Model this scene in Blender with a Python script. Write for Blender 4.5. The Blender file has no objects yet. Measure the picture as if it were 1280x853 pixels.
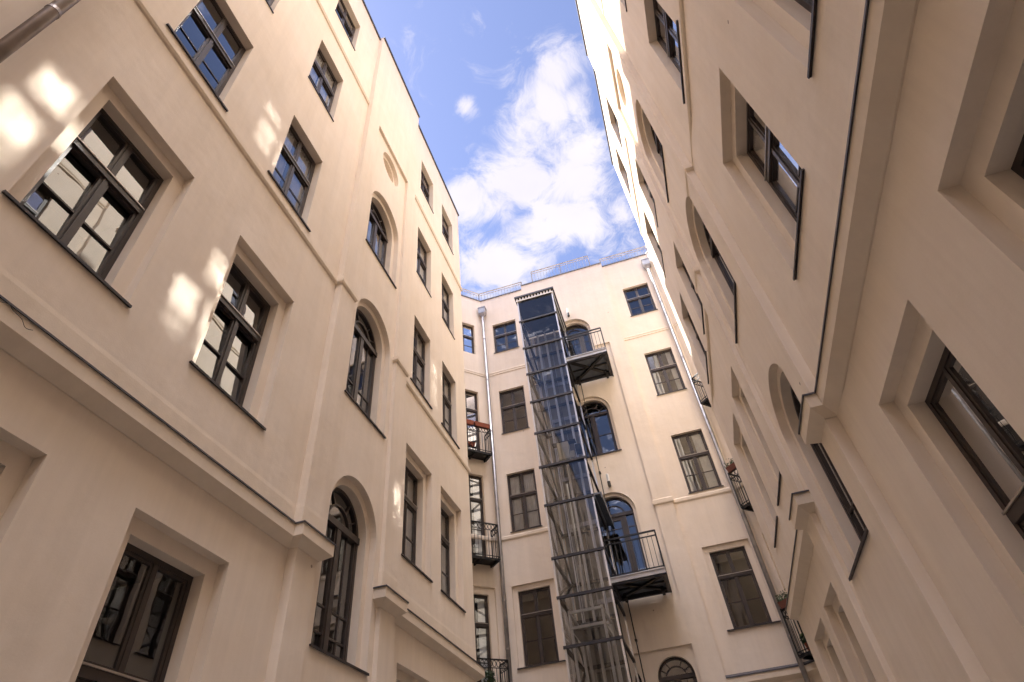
import bpy, bmesh, math, random
from mathutils import Vector, Matrix
from mathutils.geometry import tessellate_polygon
random.seed(7)
R = math.radians
ZO = 1.6                       # eye height: measured heights are relative to the eye
sc = bpy.context.scene
COL = sc.collection

# ------------------------------------------------------------------ materials
def mat(name):
    m = bpy.data.materials.new(name); m.use_nodes = True
    nt = m.node_tree; b = nt.nodes['Principled BSDF']
    return m, nt, b
def N(nt, t, **kw):
    n = nt.nodes.new(t)
    for k, v in kw.items():
        if k in n.inputs.keys(): n.inputs[k].default_value = v
        else: setattr(n, k, v)
    return n
def plain(name, col, rough=.5, metal=0., bump=0., scale=40., var=.12, spec=.5):
    m, nt, b = mat(name); L = nt.links
    tc = N(nt, 'ShaderNodeTexCoord')
    no = N(nt, 'ShaderNodeTexNoise', Scale=scale*.12, Detail=5.)
    L.new(tc.outputs['Object'], no.inputs['Vector'])
    mr = N(nt, 'ShaderNodeMapRange'); mr.inputs['From Min'].default_value = .3; mr.inputs['From Max'].default_value = .7
    mr.inputs['To Min'].default_value = 1-var; mr.inputs['To Max'].default_value = 1+var
    L.new(no.outputs['Fac'], mr.inputs['Value'])
    mx = N(nt, 'ShaderNodeVectorMath', operation='SCALE'); mx.inputs[0].default_value = col
    L.new(mr.outputs[0], mx.inputs['Scale']); L.new(mx.outputs[0], b.inputs['Base Color'])
    b.inputs['Roughness'].default_value = rough; b.inputs['Metallic'].default_value = metal
    b.inputs['Specular IOR Level'].default_value = spec
    if bump:
        n2 = N(nt, 'ShaderNodeTexNoise', Scale=scale, Detail=4.)
        L.new(tc.outputs['Object'], n2.inputs['Vector'])
        bp = N(nt, 'ShaderNodeBump', Strength=bump, Distance=.01)
        L.new(n2.outputs['Fac'], bp.inputs['Height']); L.new(bp.outputs[0], b.inputs['Normal'])
    return m
def plaster(name, col, col2):
    m, nt, b = mat(name); L = nt.links
    tc = N(nt, 'ShaderNodeTexCoord')
    n1 = N(nt, 'ShaderNodeTexNoise', Scale=.8, Detail=8., Roughness=.68)
    L.new(tc.outputs['Object'], n1.inputs['Vector'])
    mp = N(nt, 'ShaderNodeMapping'); mp.inputs['Scale'].default_value = (3.2, 3.2, .22)
    L.new(tc.outputs['Object'], mp.inputs['Vector'])
    n2 = N(nt, 'ShaderNodeTexNoise', Scale=1.6, Detail=5., Roughness=.65)      # faint rain streaks
    L.new(mp.outputs[0], n2.inputs['Vector'])
    cr = N(nt, 'ShaderNodeValToRGB')
    cr.color_ramp.elements[0].position = .35; cr.color_ramp.elements[0].color = (*col2, 1)
    cr.color_ramp.elements[1].position = .65; cr.color_ramp.elements[1].color = (*col, 1)
    L.new(n1.outputs['Fac'], cr.inputs['Fac'])
    mr = N(nt, 'ShaderNodeMapRange')
    for k, v in (('From Min', .35), ('From Max', .75), ('To Min', 1.01), ('To Max', .93)): mr.inputs[k].default_value = v
    L.new(n2.outputs['Fac'], mr.inputs['Value'])
    sc_ = N(nt, 'ShaderNodeVectorMath', operation='SCALE')
    L.new(cr.outputs[0], sc_.inputs[0]); L.new(mr.outputs[0], sc_.inputs['Scale'])
    # tiny dark specks and chips
    vo = N(nt, 'ShaderNodeTexVoronoi', Scale=1.1); L.new(tc.outputs['Object'], vo.inputs['Vector'])
    lt = N(nt, 'ShaderNodeMath', operation='LESS_THAN'); lt.inputs[1].default_value = .022
    L.new(vo.outputs['Distance'], lt.inputs[0])
    m2 = N(nt, 'ShaderNodeMix', data_type='RGBA'); m2.inputs['B'].default_value = (.16, .10, .07, 1)
    mf = N(nt, 'ShaderNodeMath', operation='MULTIPLY'); mf.inputs[1].default_value = .7
    L.new(lt.outputs[0], mf.inputs[0]); L.new(mf.outputs[0], m2.inputs['Factor'])
    L.new(sc_.outputs[0], m2.inputs['A']); L.new(m2.outputs['Result'], b.inputs['Base Color'])
    b.inputs['Roughness'].default_value = .92; b.inputs['Specular IOR Level'].default_value = .18
    n3 = N(nt, 'ShaderNodeTexNoise', Scale=55., Detail=5., Roughness=.7)
    n4 = N(nt, 'ShaderNodeTexNoise', Scale=1.7, Detail=3.)
    for n in (n3, n4): L.new(tc.outputs['Object'], n.inputs['Vector'])
    bp = N(nt, 'ShaderNodeBump', Strength=.2, Distance=.005); L.new(n3.outputs['Fac'], bp.inputs['Height'])
    b2 = N(nt, 'ShaderNodeBump', Strength=.30, Distance=.05); L.new(n4.outputs['Fac'], b2.inputs['Height'])
    L.new(bp.outputs[0], b2.inputs['Normal']); L.new(b2.outputs[0], b.inputs['Normal'])
    return m
def glass(name, tint=(1, 1, 1), gain=1.7, rough=.0, wav=.25, base=.0, ior=1.5, wscale=1.6):
    m = bpy.data.materials.new(name); m.use_nodes = True; nt = m.node_tree; nt.nodes.clear(); L = nt.links
    out = N(nt, 'ShaderNodeOutputMaterial')
    tr = N(nt, 'ShaderNodeBsdfTransparent', Color=(*tint, 1))
    gl = N(nt, 'ShaderNodeBsdfGlossy', Roughness=rough); gl.inputs['Color'].default_value = (.96, .98, 1, 1)
    fr = N(nt, 'ShaderNodeFresnel', IOR=ior)
    ma = N(nt, 'ShaderNodeMath', operation='MULTIPLY_ADD', use_clamp=True); ma.inputs[1].default_value = gain; ma.inputs[2].default_value = base
    tc = N(nt, 'ShaderNodeTexCoord'); no = N(nt, 'ShaderNodeTexNoise', Scale=wscale, Detail=2.)
    L.new(tc.outputs['Object'], no.inputs['Vector'])
    bp = N(nt, 'ShaderNodeBump', Strength=wav, Distance=.02); L.new(no.outputs['Fac'], bp.inputs['Height'])
    L.new(bp.outputs[0], gl.inputs['Normal'])
    mx = N(nt, 'ShaderNodeMixShader')
    L.new(fr.outputs[0], ma.inputs[0]); L.new(ma.outputs[0], mx.inputs['Fac'])
    L.new(tr.outputs[0], mx.inputs[1]); L.new(gl.outputs[0], mx.inputs[2]); L.new(mx.outputs[0], out.inputs['Surface'])
    return m
M = dict(
    wall=plaster('cream_plaster', (.85, .750, .632), (.81, .699, .568)),
    trim=plaster('cream_trim_plaster', (.84, .736, .605), (.80, .684, .54)),
    frame=plain('brown_painted_frame', (.048, .036, .031), .4, bump=.05),
    strip=plain('aluminium_drip_strip', (.42, .38, .34), .35, .6),
    sill=plain('dark_zinc_sill', (.045, .038, .038), .5, .3, bump=.06),
    flash=plain('zinc_flashing', (.10, .098, .11), .45, .5, bump=.06),
    zinc=plain('zinc_pipe', (.36, .35, .345), .38, .75, bump=.08, var=.2),
    zincd=plain('brown_zinc_pipe', (.20, .165, .14), .36, .7, bump=.08, var=.2),
    iron=plain('black_iron', (.010, .010, .011), .5, .1),
    slab=plain('dark_steel_plate', (.13, .145, .17), .6, .1, bump=.1),
    fascia=plain('grey_steel_channel', (.50, .49, .48), .45, .5),
    steel=plain('light_steel', (.62, .61, .60), .3, .6),
    dsteel=plain('dark_steel_beam', (.032, .030, .034), .5, .2),
    glass=glass('window_glass', (.88, .90, .89), 2.2, base=.04, wav=.08),
    glass_b=glass('window_glass_old', (.84, .85, .83), .62, base=.0, wav=.06),
    lglass=glass('tinted_lift_glass', (.76, .78, .80), 1.55, base=.0, wav=.05, wscale=.8),
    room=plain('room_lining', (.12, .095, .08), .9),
    curtain=plain('white_curtain', (.80, .79, .79), .9),
    terra=plain('terracotta_box', (.30, .080, .038), .7, bump=.2),
    terra_d=plain('weathered_box', (.14, .048, .032), .8, bump=.2),
    leaf=plain('plant_leaves', (.045, .08, .025), .6, var=.5, scale=120),
    white=plain('white_plastic', (.75, .75, .74), .4),
    rubber=plain('black_plastic', (.02, .02, .02), .5),
    cream=plain('cream_machine', (.50, .46, .36), .5),
    tile=plain('roof_tile', (.20, .075, .045), .8, bump=.4, scale=14),
    dark=plain('shaft_back_panel', (.20, .185, .165), .6, bump=.1),
)

# ------------------------------------------------------------------ object helpers
def tag(o, label=None, cat=None, group=None, kind=None):
    if label: o['label'] = label
    if cat: o['category'] = cat
    if group: o['group'] = group
    if kind: o['kind'] = kind
def empty(name, loc, label, cat, group=None):
    o = bpy.data.objects.new(name, None); COL.objects.link(o)
    o.location = (loc[0], loc[1], loc[2]+ZO); o.empty_display_size = .3
    o['base'] = [loc[0], loc[1], loc[2]]
    tag(o, label, cat, group); return o
def base_of(p):
    while p.parent: p = p.parent
    return Vector(p['base']) if 'base' in p.keys() else Vector((0, 0, 0))
def obj(name, bm, m, parent=None, smooth=False, bevel=0., loc=None):
    """link a bmesh given in world coordinates (eye height = 0) as one mesh object"""
    base = base_of(parent) if parent else Vector(loc or (0, 0, 0))
    bmesh.ops.remove_doubles(bm, verts=bm.verts, dist=1e-5)
    bmesh.ops.translate(bm, verts=bm.verts, vec=-base)
    me = bpy.data.meshes.new(name); bm.to_mesh(me); bm.free()
    for mm in (m if isinstance(m, (list, tuple)) else [m]): me.materials.append(mm)
    if smooth:
        for p in me.polygons: p.use_smooth = True
    o = bpy.data.objects.new(name, me); COL.objects.link(o)
    if parent: o.parent = parent
    else:
        o.location = (base.x, base.y, base.z+ZO); o['base'] = list(base)
    if bevel:
        bv = o.modifiers.new('Bevel', 'BEVEL'); bv.width = bevel; bv.segments = 2; bv.limit_method = 'ANGLE'; bv.angle_limit = R(50)
    return o

# ------------------------------------------------------------------ facade frames
class Fac:
    """local (u along the wall, v up, d out of the wall) -> world"""
    def __init__(s, O, U, Nn, lean=0., v0=9.):
        s.O, s.U, s.N, s.lean, s.v0 = Vector(O), Vector(U).normalized(), Vector(Nn).normalized(), lean, v0
    def P(s, u, v, d):
        q = s.O + s.U*u + s.N*d; q.z += v
        if s.lean: q += s.N*max(0, v-s.v0)*s.lean
        return q
def quad(bm, pts):
    vs = [bm.verts.new(p) for p in pts]
    try: return bm.faces.new(vs)
    except ValueError: return None
def poly_holes(bm, F, outer, holes, d):
    loops = [[Vector((a, b, 0)) for a, b in outer]] + [[Vector((a, b, 0)) for a, b in h] for h in holes]
    flat = [p for l in loops for p in l]
    vs = [bm.verts.new(F.P(p.x, p.y, d)) for p in flat]
    for t in tessellate_polygon(loops):
        try:
            f = bm.faces.new([vs[i] for i in t])
            f.normal_update()
            if f.normal.dot(F.N) < 0: f.normal_flip()
        except ValueError: pass
def reveal(bm, F, loop, d0, d1, skip_bottom=False):
    n = len(loop)
    for i in range(n):
        a, b = loop[i], loop[(i+1) % n]
        quad(bm, [F.P(*a, d0), F.P(*b, d0), F.P(*b, d1), F.P(*a, d1)])
def ribbon(bm, F, la, da, lb, db):
    n = len(la)
    for i in range(n):
        j = (i+1) % n
        quad(bm, [F.P(*la[i], da), F.P(*la[j], da), F.P(*lb[j], db), F.P(*lb[i], db)])
def rect(u0, u1, v0, v1): return [(u0, v0), (u1, v0), (u1, v1), (u0, v1)]
def arch(c, hw, v0, vs, n=28):       # sill v0, springing vs
    pts = [(c-hw, v0), (c+hw, v0)]
    for i in range(n+1):
        a = math.pi*i/n; pts.append((c+hw*math.cos(a), vs+hw*math.sin(a)))
    return pts
def circle(c, v, r, n=36): return [(c+r*math.cos(2*math.pi*i/n), v+r*math.sin(2*math.pi*i/n)) for i in range(n)]
def box(bm, F, u0, u1, v0, v1, d0, d1):
    p = [F.P(u, v, d) for d in (d0, d1) for v in (v0, v1) for u in (u0, u1)]
    for f in ((0, 1, 3, 2), (4, 6, 7, 5), (0, 4, 5, 1), (2, 3, 7, 6), (0, 2, 6, 4), (1, 5, 7, 3)):
        quad(bm, [p[i] for i in f])
def tube(bm, pts, r, n=10, cap=True):
    rings = []
    for i, p in enumerate(pts):
        p = Vector(p)
        t = (Vector(pts[min(i+1, len(pts)-1)])-Vector(pts[max(i-1, 0)])).normalized()
        a = t.cross(Vector((0, 0, 1)))
        if a.length < .05: a = t.cross(Vector((0, 1, 0)))
        a.normalize(); b = t.cross(a).normalized()
        rings.append([bm.verts.new(p+a*r*math.cos(2*math.pi*k/n)+b*r*math.sin(2*math.pi*k/n)) for k in range(n)])
    for A, B in zip(rings, rings[1:]):
        for k in range(n): bm.faces.new([A[k], A[(k+1) % n], B[(k+1) % n], B[k]])
    if cap:
        bm.faces.new(rings[0][::-1]); bm.faces.new(rings[-1])
def sweep(bm, F, path, prof):
    """sweep profile [(q,v)..] along plan polyline path [(u,d)..], mitred, q = outward offset"""
    n = len(path); lines = []
    nr = []
    for i in range(n-1):
        du, dd = path[i+1][0]-path[i][0], path[i+1][1]-path[i][1]; l = math.hypot(du, dd)
        nr.append((-dd/l, du/l))
    for q, v in prof:
        row = []
        for i in range(n):
            if i == 0: m = nr[0]; k = 1
            elif i == n-1: m = nr[-1]; k = 1
            else:
                a, b = nr[i-1], nr[i]; m = (a[0]+b[0], a[1]+b[1]); k = 2/(m[0]**2+m[1]**2)
            row.append(bm.verts.new(F.P(path[i][0]+m[0]*q*k, v, path[i][1]+m[1]*q*k)))
        lines.append(row)
    for A, B in zip(lines, lines[1:]):
        for i in range(n-1): bm.faces.new([A[i], A[i+1], B[i+1], B[i]])
    for e in (0, n-1):
        try: bm.faces.new([l[e] for l in lines])
        except ValueError: pass

# ------------------------------------------------------------------ windows
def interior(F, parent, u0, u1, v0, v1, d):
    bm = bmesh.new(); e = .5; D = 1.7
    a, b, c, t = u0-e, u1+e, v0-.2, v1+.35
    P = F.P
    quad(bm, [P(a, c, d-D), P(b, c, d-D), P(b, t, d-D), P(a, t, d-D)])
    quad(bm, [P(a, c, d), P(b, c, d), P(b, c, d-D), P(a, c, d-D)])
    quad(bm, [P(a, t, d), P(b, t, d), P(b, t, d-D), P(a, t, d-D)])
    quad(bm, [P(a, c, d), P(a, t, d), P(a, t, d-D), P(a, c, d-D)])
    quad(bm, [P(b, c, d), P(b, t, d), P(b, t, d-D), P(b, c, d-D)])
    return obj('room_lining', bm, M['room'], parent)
def curtain(F, parent, u0, u1, v0, v1, d, gap=.35, seed=0):
    rnd = random.Random(seed); bm = bmesh.new(); c = (u0+u1)/2+rnd.uniform(-.08, .08); g = gap*(u1-u0)/2
    for a, b in ((u0, c-g*rnd.uniform(.6, 1.1)), (c+g*rnd.uniform(.6, 1.1), u1)):
        n = 44; cols = []; ph = rnd.uniform(0, 6)
        for i in range(n+1):
            u = a+(b-a)*i/n; w = .022*math.sin(i*.9+ph)+.012*math.sin(i*2.3)
            cols.append([bm.verts.new(F.P(u, v, d+w)) for v in (v0, v1)])
        for A, B in zip(cols, cols[1:]): bm.faces.new([A[0], B[0], B[1], A[1]])
    return obj('curtain', bm, M['curtain'], parent, smooth=True)
def sillpart(F, parent, u0, u1, v, d0, d1):
    bm = bmesh.new(); box(bm, F, u0, u1, v-.016, v+.004, d0, d1); box(bm, F, u0, u1, v-.026, v-.016, d1-.008, d1+.001)
    return obj('sill', bm, M['sill'], parent)
def win_rect(F, root, u0, u1, v0, v1, d, sill=None, cur=None, kind='cross', split=.62, ajar=0, doors=False, tilt=0, gl='glass'):
    """timber cross window at depth d (frame front)"""
    bm = bmesh.new(); fw = .052; H = v1-v0; W = u1-u0; c = (u0+u1)/2
    vt = v0+H*split
    B = lambda a, b, e, f, x, y: box(bm, F, a, b, e, f, x, y)
    B(u0, u0+fw, v0, v1, d-.07, d); B(u1-fw, u1, v0, v1, d-.07, d)
    B(u0+fw, u1-fw, v1-fw, v1, d-.07, d); B(u0+fw, u1-fw, v0, v0+fw, d-.07, d)
    B(u0+fw, u1-fw, vt-.045, vt+.045, d-.07, d+.02)                      # transom
    B(c-.026, c+.026, v0+fw, vt-.045, d-.07, d+.004)                      # lower mullion
    B(c-.02, c+.02, vt+.045, v1-fw, d-.07, d-.002)
    # sashes
    def sash(a, b, e, f, s=.03, z=-.012):
        B(a, a+s, e, f, d-.06, d+z); B(b-s, b, e, f, d-.06, d+z); B(a+s, b-s, f-s, f, d-.06, d+z); B(a+s, b-s, e, e+s*1.2, d-.06, d+z)
    for a, b in ((u0+fw, c-.026), (c+.026, u1-fw)):
        sash(a, b, v0+fw, vt-.045)
        if kind == 'cross':
            vm = v0+(vt-v0)*.5; B(a+.03, b-.03, vm-.011, vm+.011, d-.05, d-.018)
    for a, b in ((u0+fw, c-.02), (c+.02, u1-fw)): sash(a, b, vt+.045, v1-fw)
    w = obj('balcony_door' if doors else 'window', bm, M['frame'], root)
    bm = bmesh.new(); bmx = []
    box(bm, F, u0+fw*.6, u1-fw*.6, vt+.034, vt+.05, d+.021, d+.034)
    obj('drip_strip', bm, M['strip'], w)
    bm = bmesh.new()
    for a, b in ((u0+fw+.015, c-.04), (c+.04, u1-fw-.015)):
        for e, f in ((v0+fw+.015, vt-.06), (vt+.06, v1-fw-.015)):
            ta, tb = random.uniform(-.004, .004), random.uniform(-.004, .004)
            tl = tilt*(f-e); quad(bm, [F.P(a, e, d-.03+ta+tl*.25), F.P(b, e, d-.03+tb+tl*.25), F.P(b, f, d-.03+tb-tl*.75), F.P(a, f, d-.03+ta-tl*.75)])
    obj('glass', bm, M[gl], w)
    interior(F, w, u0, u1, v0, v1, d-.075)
    if cur: curtain(F, w, u0+.03, u1-.03, v0+.02, v1-.03, d-.11, seed=cur, gap=.5 if cur % 2 else .15)
    if sill: sillpart(F, w, sill[0], sill[1], v0, d-.03, sill[2])
    return w
def arcband(bm, F, c, v, r0, r1, d0, d1, a0=0, a1=math.pi, n=24):
    for i in range(n):
        t0, t1 = a0+(a1-a0)*i/n, a0+(a1-a0)*(i+1)/n
        q = [(c+r*math.cos(t), v+r*math.sin(t)) for r in (r0, r1) for t in (t0, t1)]
        p = {k: [F.P(*x, dd) for x in q] for k, dd in enumerate((d0, d1))}
        A, B_ = p[1], p[0]
        quad(bm, [A[0], A[1], A[3], A[2]]); quad(bm, [B_[0], B_[1], A[1], A[0]]); quad(bm, [B_[2], B_[3], A[3], A[2]])
def win_arch(F, root, c, hw, v0, vs, d, sill=None, door=False, solid_lower=False, cur=None):
    bm = bmesh.new(); fw = .055; B = lambda a, b, e, f, x, y: box(bm, F, a, b, e, f, x, y)
    u0, u1 = c-hw, c+hw
    B(u0, u0+fw, v0, vs, d-.07, d); B(u1-fw, u1, v0, vs, d-.07, d); B(u0+fw, u1-fw, v0, v0+fw+.02, d-.07, d)
    B(u0, u1, vs-.05, vs+.05, d-.07, d+.025)
    arcband(bm, F, c, vs, hw-fw, hw, d-.07, d)
    arcband(bm, F, c, vs, hw*.52, hw*.52+.03, d-.06, d-.01)
    for k in range(1, 6):
        a = math.pi*k/6; r0, r1 = hw*.52+.03, hw-fw
        if k == 3 or (door and k != 4): continue
        p, t = Vector((math.cos(a), math.sin(a))), Vector((-math.sin(a), math.cos(a)))*.012
        cc = Vector((c, vs))
        q = [cc+p*r0-t, cc+p*r0+t, cc+p*r1+t, cc+p*r1-t]
        quad(bm, [F.P(x.x, x.y, d-.01) for x in q]); quad(bm, [F.P(x.x, x.y, d-.05) for x in q])
        for i in range(4): quad(bm, [F.P(q[i].x, q[i].y, d-.01), F.P(q[(i+1) % 4].x, q[(i+1) % 4].y, d-.01), F.P(q[(i+1) % 4].x, q[(i+1) % 4].y, d-.05), F.P(q[i].x, q[i].y, d-.05)])
    H = vs-v0
    if door:
        m1, m2 = c-.12, c+.12+.12
        B(u0+fw, m2, v0+.02, v0+.16, d-.06, d-.005)
        B(m2, m2+.10, v0, vs-.05, d-.07, d+.01)
        B(u0+fw, u0+fw+.09, v0, vs-.05, d-.06, d-.005); B(m2-.09, m2-.0, v0+.16, vs-.05, d-.06, d-.005)
        B(u0+fw+.09, m2-.09, vs-.17, vs-.05, d-.06, d-.005)
        B(m2+.10, u1-fw, v0+.05, v0+.14, d-.06, d-.005)
        for vv in (vs-.42, v0+.42):
            B(u0+fw+.09, m2-.09, vv-.012, vv+.012, d-.05, d-.02); B(m2+.1, u1-fw, vv-.012, vv+.012, d-.05, d-.02)
    else:
        B(c-.05, c+.05, v0+fw, vs-.05, d-.07, d+.012)
        for a, b in ((u0+fw, c-.05), (c+.05, u1-fw)):
            B(a, a+.035, v0+fw, vs-.05, d-.06, d-.008); B(b-.035, b, v0+fw, vs-.05, d-.06, d-.008)
            for f in (.18, .36) if not solid_lower else (.5,): B(a+.035, b-.035, v0+H*f-.012, v0+H*f+.012, d-.05, d-.018)
            m = (a+b)/2
            if not solid_lower: B(m-.01, m+.01, v0+fw, vs-.05, d-.05, d-.018)
    w = obj('balcony_door' if door else 'arched_window', bm, M['frame'], root)
    bm = bmesh.new(); poly_holes(bm, F, arch(c, hw-.02, v0+.03, vs, 20), [], d-.035)
    obj('glass', bm, M['glass'], w)
    interior(F, w, u0, u1, v0, vs+hw, d-.075)
    if cur: curtain(F, w, u0+.03, u1-.03, v0+.02, vs+hw*.5, d-.2, seed=cur, gap=.5)
    if sill: sillpart(F, w, sill[0], sill[1], v0, d-.03, sill[2])
    if door:
        bm = bmesh.new(); hx = c-.30
        tube(bm, [F.P(u0+fw+.05, v0+1.0, d), F.P(u0+fw+.05, v0+1.0, d+.05), F.P(u0+fw+.16, v0+1.0, d+.05)], .012, 8)
        obj('handle', bm, M['strip'], w)
    return w

class Openings:
    """collects openings for one plane of a facade, cuts them and fills the reveals"""
    def __init__(s, F, d): s.F, s.d, s.holes, s.todo = F, d, [], []
    def simple(s, bm, loop, depth):
        s.holes.append(loop); reveal(bm, s.F, loop, s.d, s.d-depth)
        return s.d-depth
    def stepped(s, bm, loop, inner, d1, d2):
        s.holes.append(loop); reveal(bm, s.F, loop, s.d, s.d-d1)
        poly_holes(bm, s.F, loop, [inner], s.d-d1); reveal(bm, s.F, inner, s.d-d1, s.d-d2)
        return s.d-d2

BASE = -ZO                     # ground level in eye-relative heights
TOP = 19.33
# floor table: (outer half width, inner half width, inset of head, v0, v1, stepped, centre shift)
FLOORS = {
    0: dict(oh=.635, ih=.485, v0=-.25, v1=2.71, step=True, dc=0, split=.64),
    1: dict(oh=.635, ih=.485, v0=4.36, v1=6.60, step=True, dc=0, split=.66),
    2: dict(oh=.485, v0=8.27, v1=10.33, step=False, dc=0, split=.60),
    3: dict(oh=.475, v0=11.96, v1=13.94, step=False, dc=0, split=.60),
    4: dict(oh=.49, v0=16.05, v1=17.72, step=False, dc=.09, split=.60),
}
def side_building(root, F, ustart, bays_near, bays_far, uend, curt=(), tilted=(), gl='glass'):
    A0, A1, A2, A3 = 5.74, 6.19, 7.93, 8.42
    wall = bmesh.new(); wins = []
    def floorwin(op, c, k, tagk):
        f = FLOORS[k]; c = c+f['dc']; v0, v1, oh = f['v0'], f['v1'], f['oh']
        if f['step']:
            ih = f['ih']
            dd = op.stepped(wall, rect(c-oh, c+oh, v0, v1), rect(c-ih, c+ih, v0, v1-.15), .12, .25)
            wins.append(('r', c-ih, c+ih, v0, v1-.15, dd, (c-oh-.03, c+oh+.03, op.d+.028), f['split'], tagk))
        else:
            dd = op.simple(wall, rect(c-oh, c+oh, v0, v1), .14)
            s = .11 if k == 2 else .015
            wins.append(('r', c-oh, c+oh, v0, v1, dd, (c-oh-s, c+oh+s, op.d+(.03 if k == 2 else .02)), f['split'], tagk))
    opA = Openings(F, 0)
    for i, c in enumerate(bays_near):
        for k in range(5): floorwin(opA, c, k, (i, k))
    poly_holes(wall, F, rect(ustart, A0, BASE, TOP), opA.holes, 0)
    opC = Openings(F, 0)
    for i, c in enumerate(bays_far):
        for k in range(5): floorwin(opC, c, k, (10+i, k))
    poly_holes(wall, F, rect(A3, uend, BASE, TOP), opC.holes, 0)
    # centre block with recessed stair panel
    D = .12; PD = .05; PT = 14.60
    poly_holes(wall, F, [(A0, BASE), (A1, BASE), (A1, PT), (A2, PT), (A2, BASE), (A3, BASE), (A3, TOP+.1), (A0, TOP+.1)], [], D)
    for u, a, b, t in ((A0, 0, D, TOP+.1), (A3, 0, D, TOP+.1), (A1, PD, D, PT), (A2, PD, D, PT)):
        quad(wall, [F.P(u, BASE, a), F.P(u, BASE, b), F.P(u, t, b), F.P(u, t, a)])
    quad(wall, [F.P(A1, PT, PD), F.P(A2, PT, PD), F.P(A2, PT, D), F.P(A1, PT, D)])
    opP = Openings(F, PD); c = 7.085
    for v0, ap in ((2.33, 4.83), (6.07, 8.67), (10.04, 12.36)):
        oh, ih = .69, .575
        dd = opP.stepped(wall, arch(c, oh, v0, ap-oh), arch(c, ih, v0, ap-oh), .11, .24)
        wins.append(('a', c, ih, v0, ap-oh, dd, (c-oh-.03, c+oh+.03, PD+.03)))
    opP.holes.append(circle(c, 13.93, .45)); reveal(wall, F, circle(c, 13.93, .45), PD, PD-.10)
    poly_holes(wall, F, circle(c, 13.93, .45), [circle(c, 13.93, .345)], PD-.10)
    reveal(wall, F, circle(c, 13.93, .345), PD-.10, PD-.34); poly_holes(wall, F, circle(c, 13.93, .345), [], PD-.34)
    poly_holes(wall, F, rect(A1, A2, BASE, PT), opP.holes, PD)
    # body behind the facade: end walls, back, top
    BD = -8.
    for u in (ustart, uend): quad(wall, [F.P(u, BASE, 0), F.P(u, BASE, BD), F.P(u, TOP, BD), F.P(u, TOP, 0)])
    quad(wall, [F.P(ustart, BASE, BD), F.P(uend, BASE, BD), F.P(uend, TOP, BD), F.P(ustart, TOP, BD)])
    quad(wall, [F.P(ustart, TOP, 0), F.P(uend, TOP, 0), F.P(uend, TOP, BD), F.P(ustart, TOP, BD)])
    quad(wall, [F.P(A0, TOP+.1, D), F.P(A3, TOP+.1, D), F.P(A3, TOP+.1, -.3), F.P(A0, TOP+.1, -.3)])
    obj('wall', wall, M['wall'], root)
    n = 0
    for w in wins:
        if w[0] == 'r':
            _, u0, u1, v0, v1, dd, s, sp, tk = w; n += 1
            win_rect(F, root, u0, u1, v0, v1, dd, s, curt.get(tk) if curt else None, split=sp, tilt=.05 if tilted and tk in tilted else 0, gl=gl)
        else:
            _, c, ih, v0, vs, dd, s = w; win_arch(F, root, c, ih, v0, vs, dd, s)
    # ledge, string courses, flashing
    nearp = [(ustart, 0), (A0, 0), (A0, D), (A1, D), (A1, PD)]
    farp = [(A2, PD), (A2, D), (A3, D), (A3, 0), (uend, 0), (uend, -1.9)]
    for p in (nearp, farp):
        bm = bmesh.new(); sweep(bm, F, p, [(.0, 3.215), (.015, 3.215), (.13, 3.30), (.13, 3.448), (.0, 3.50)]); obj('cornice', bm, M['trim'], root)
        bm = bmesh.new(); sweep(bm, F, p, [(.136, 3.442), (.146, 3.442), (.146, 3.460), (.0, 3.53), (.0, 3.51), (.136, 3.452)]); obj('ledge_flashing', bm, M['flash'], root)
        bm = bmesh.new(); sweep(bm, F, p, [(.0, 3.50), (.003, 3.51), (.003, 3.74), (.0, 3.79)]); obj('plinth_band', bm, M['trim'], root)
        bm = bmesh.new(); sweep(bm, F, p, [(.0, 7.93), (.025, 7.94), (.045, 7.975), (.045, 8.06), (.0, 8.10)]); obj('string_course', bm, M['trim'], root)
    for p in ([(ustart, 0), (A0, 0)], [(A3, 0), (uend, 0), (uend, -1.9)]):
        bm = bmesh.new(); sweep(bm, F, p, [(.0, 14.90), (.035, 14.91), (.035, 14.96), (.012, 14.97), (.012, 15.0), (.035, 15.01), (.035, 15.06), (.0, 15.10)]); obj('string_course', bm, M['trim'], root)
    path = [(ustart, 0), (A0, 0)]
    for p, t in (([(ustart, 0), (A0-.002, 0)], TOP), ([(A0, D), (A3, D)], TOP+.1), ([(A3+.002, 0), (uend, 0), (uend, -1.9)], TOP)):
        bm = bmesh.new(); sweep(bm, F, p, [(.0, t-.03), (.045, t-.03), (.045, t+.03), (-.3, t+.09)]); obj('roof_flashing', bm, M['flash'], root)
    # mansard roof, set back behind the eave
    bm = bmesh.new()
    a = [F.P(ustart, TOP+.03, -.12), F.P(uend-.15, TOP+.03, -.12), F.P(uend-.15, TOP+.03, -7.9), F.P(ustart, TOP+.03, -7.9)]
    b = [F.P(ustart+.9, TOP+2.25, -1.3), F.P(uend-2.6, TOP+2.25, -1.3), F.P(uend-2.6, TOP+2.25, -6.8), F.P(ustart+.9, TOP+2.25, -6.8)]
    quad(bm, b)
    for i in range(4): quad(bm, [a[i], a[(i+1) % 4], b[(i+1) % 4], b[i]])
    obj('roof', bm, M['tile'], root)

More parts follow.
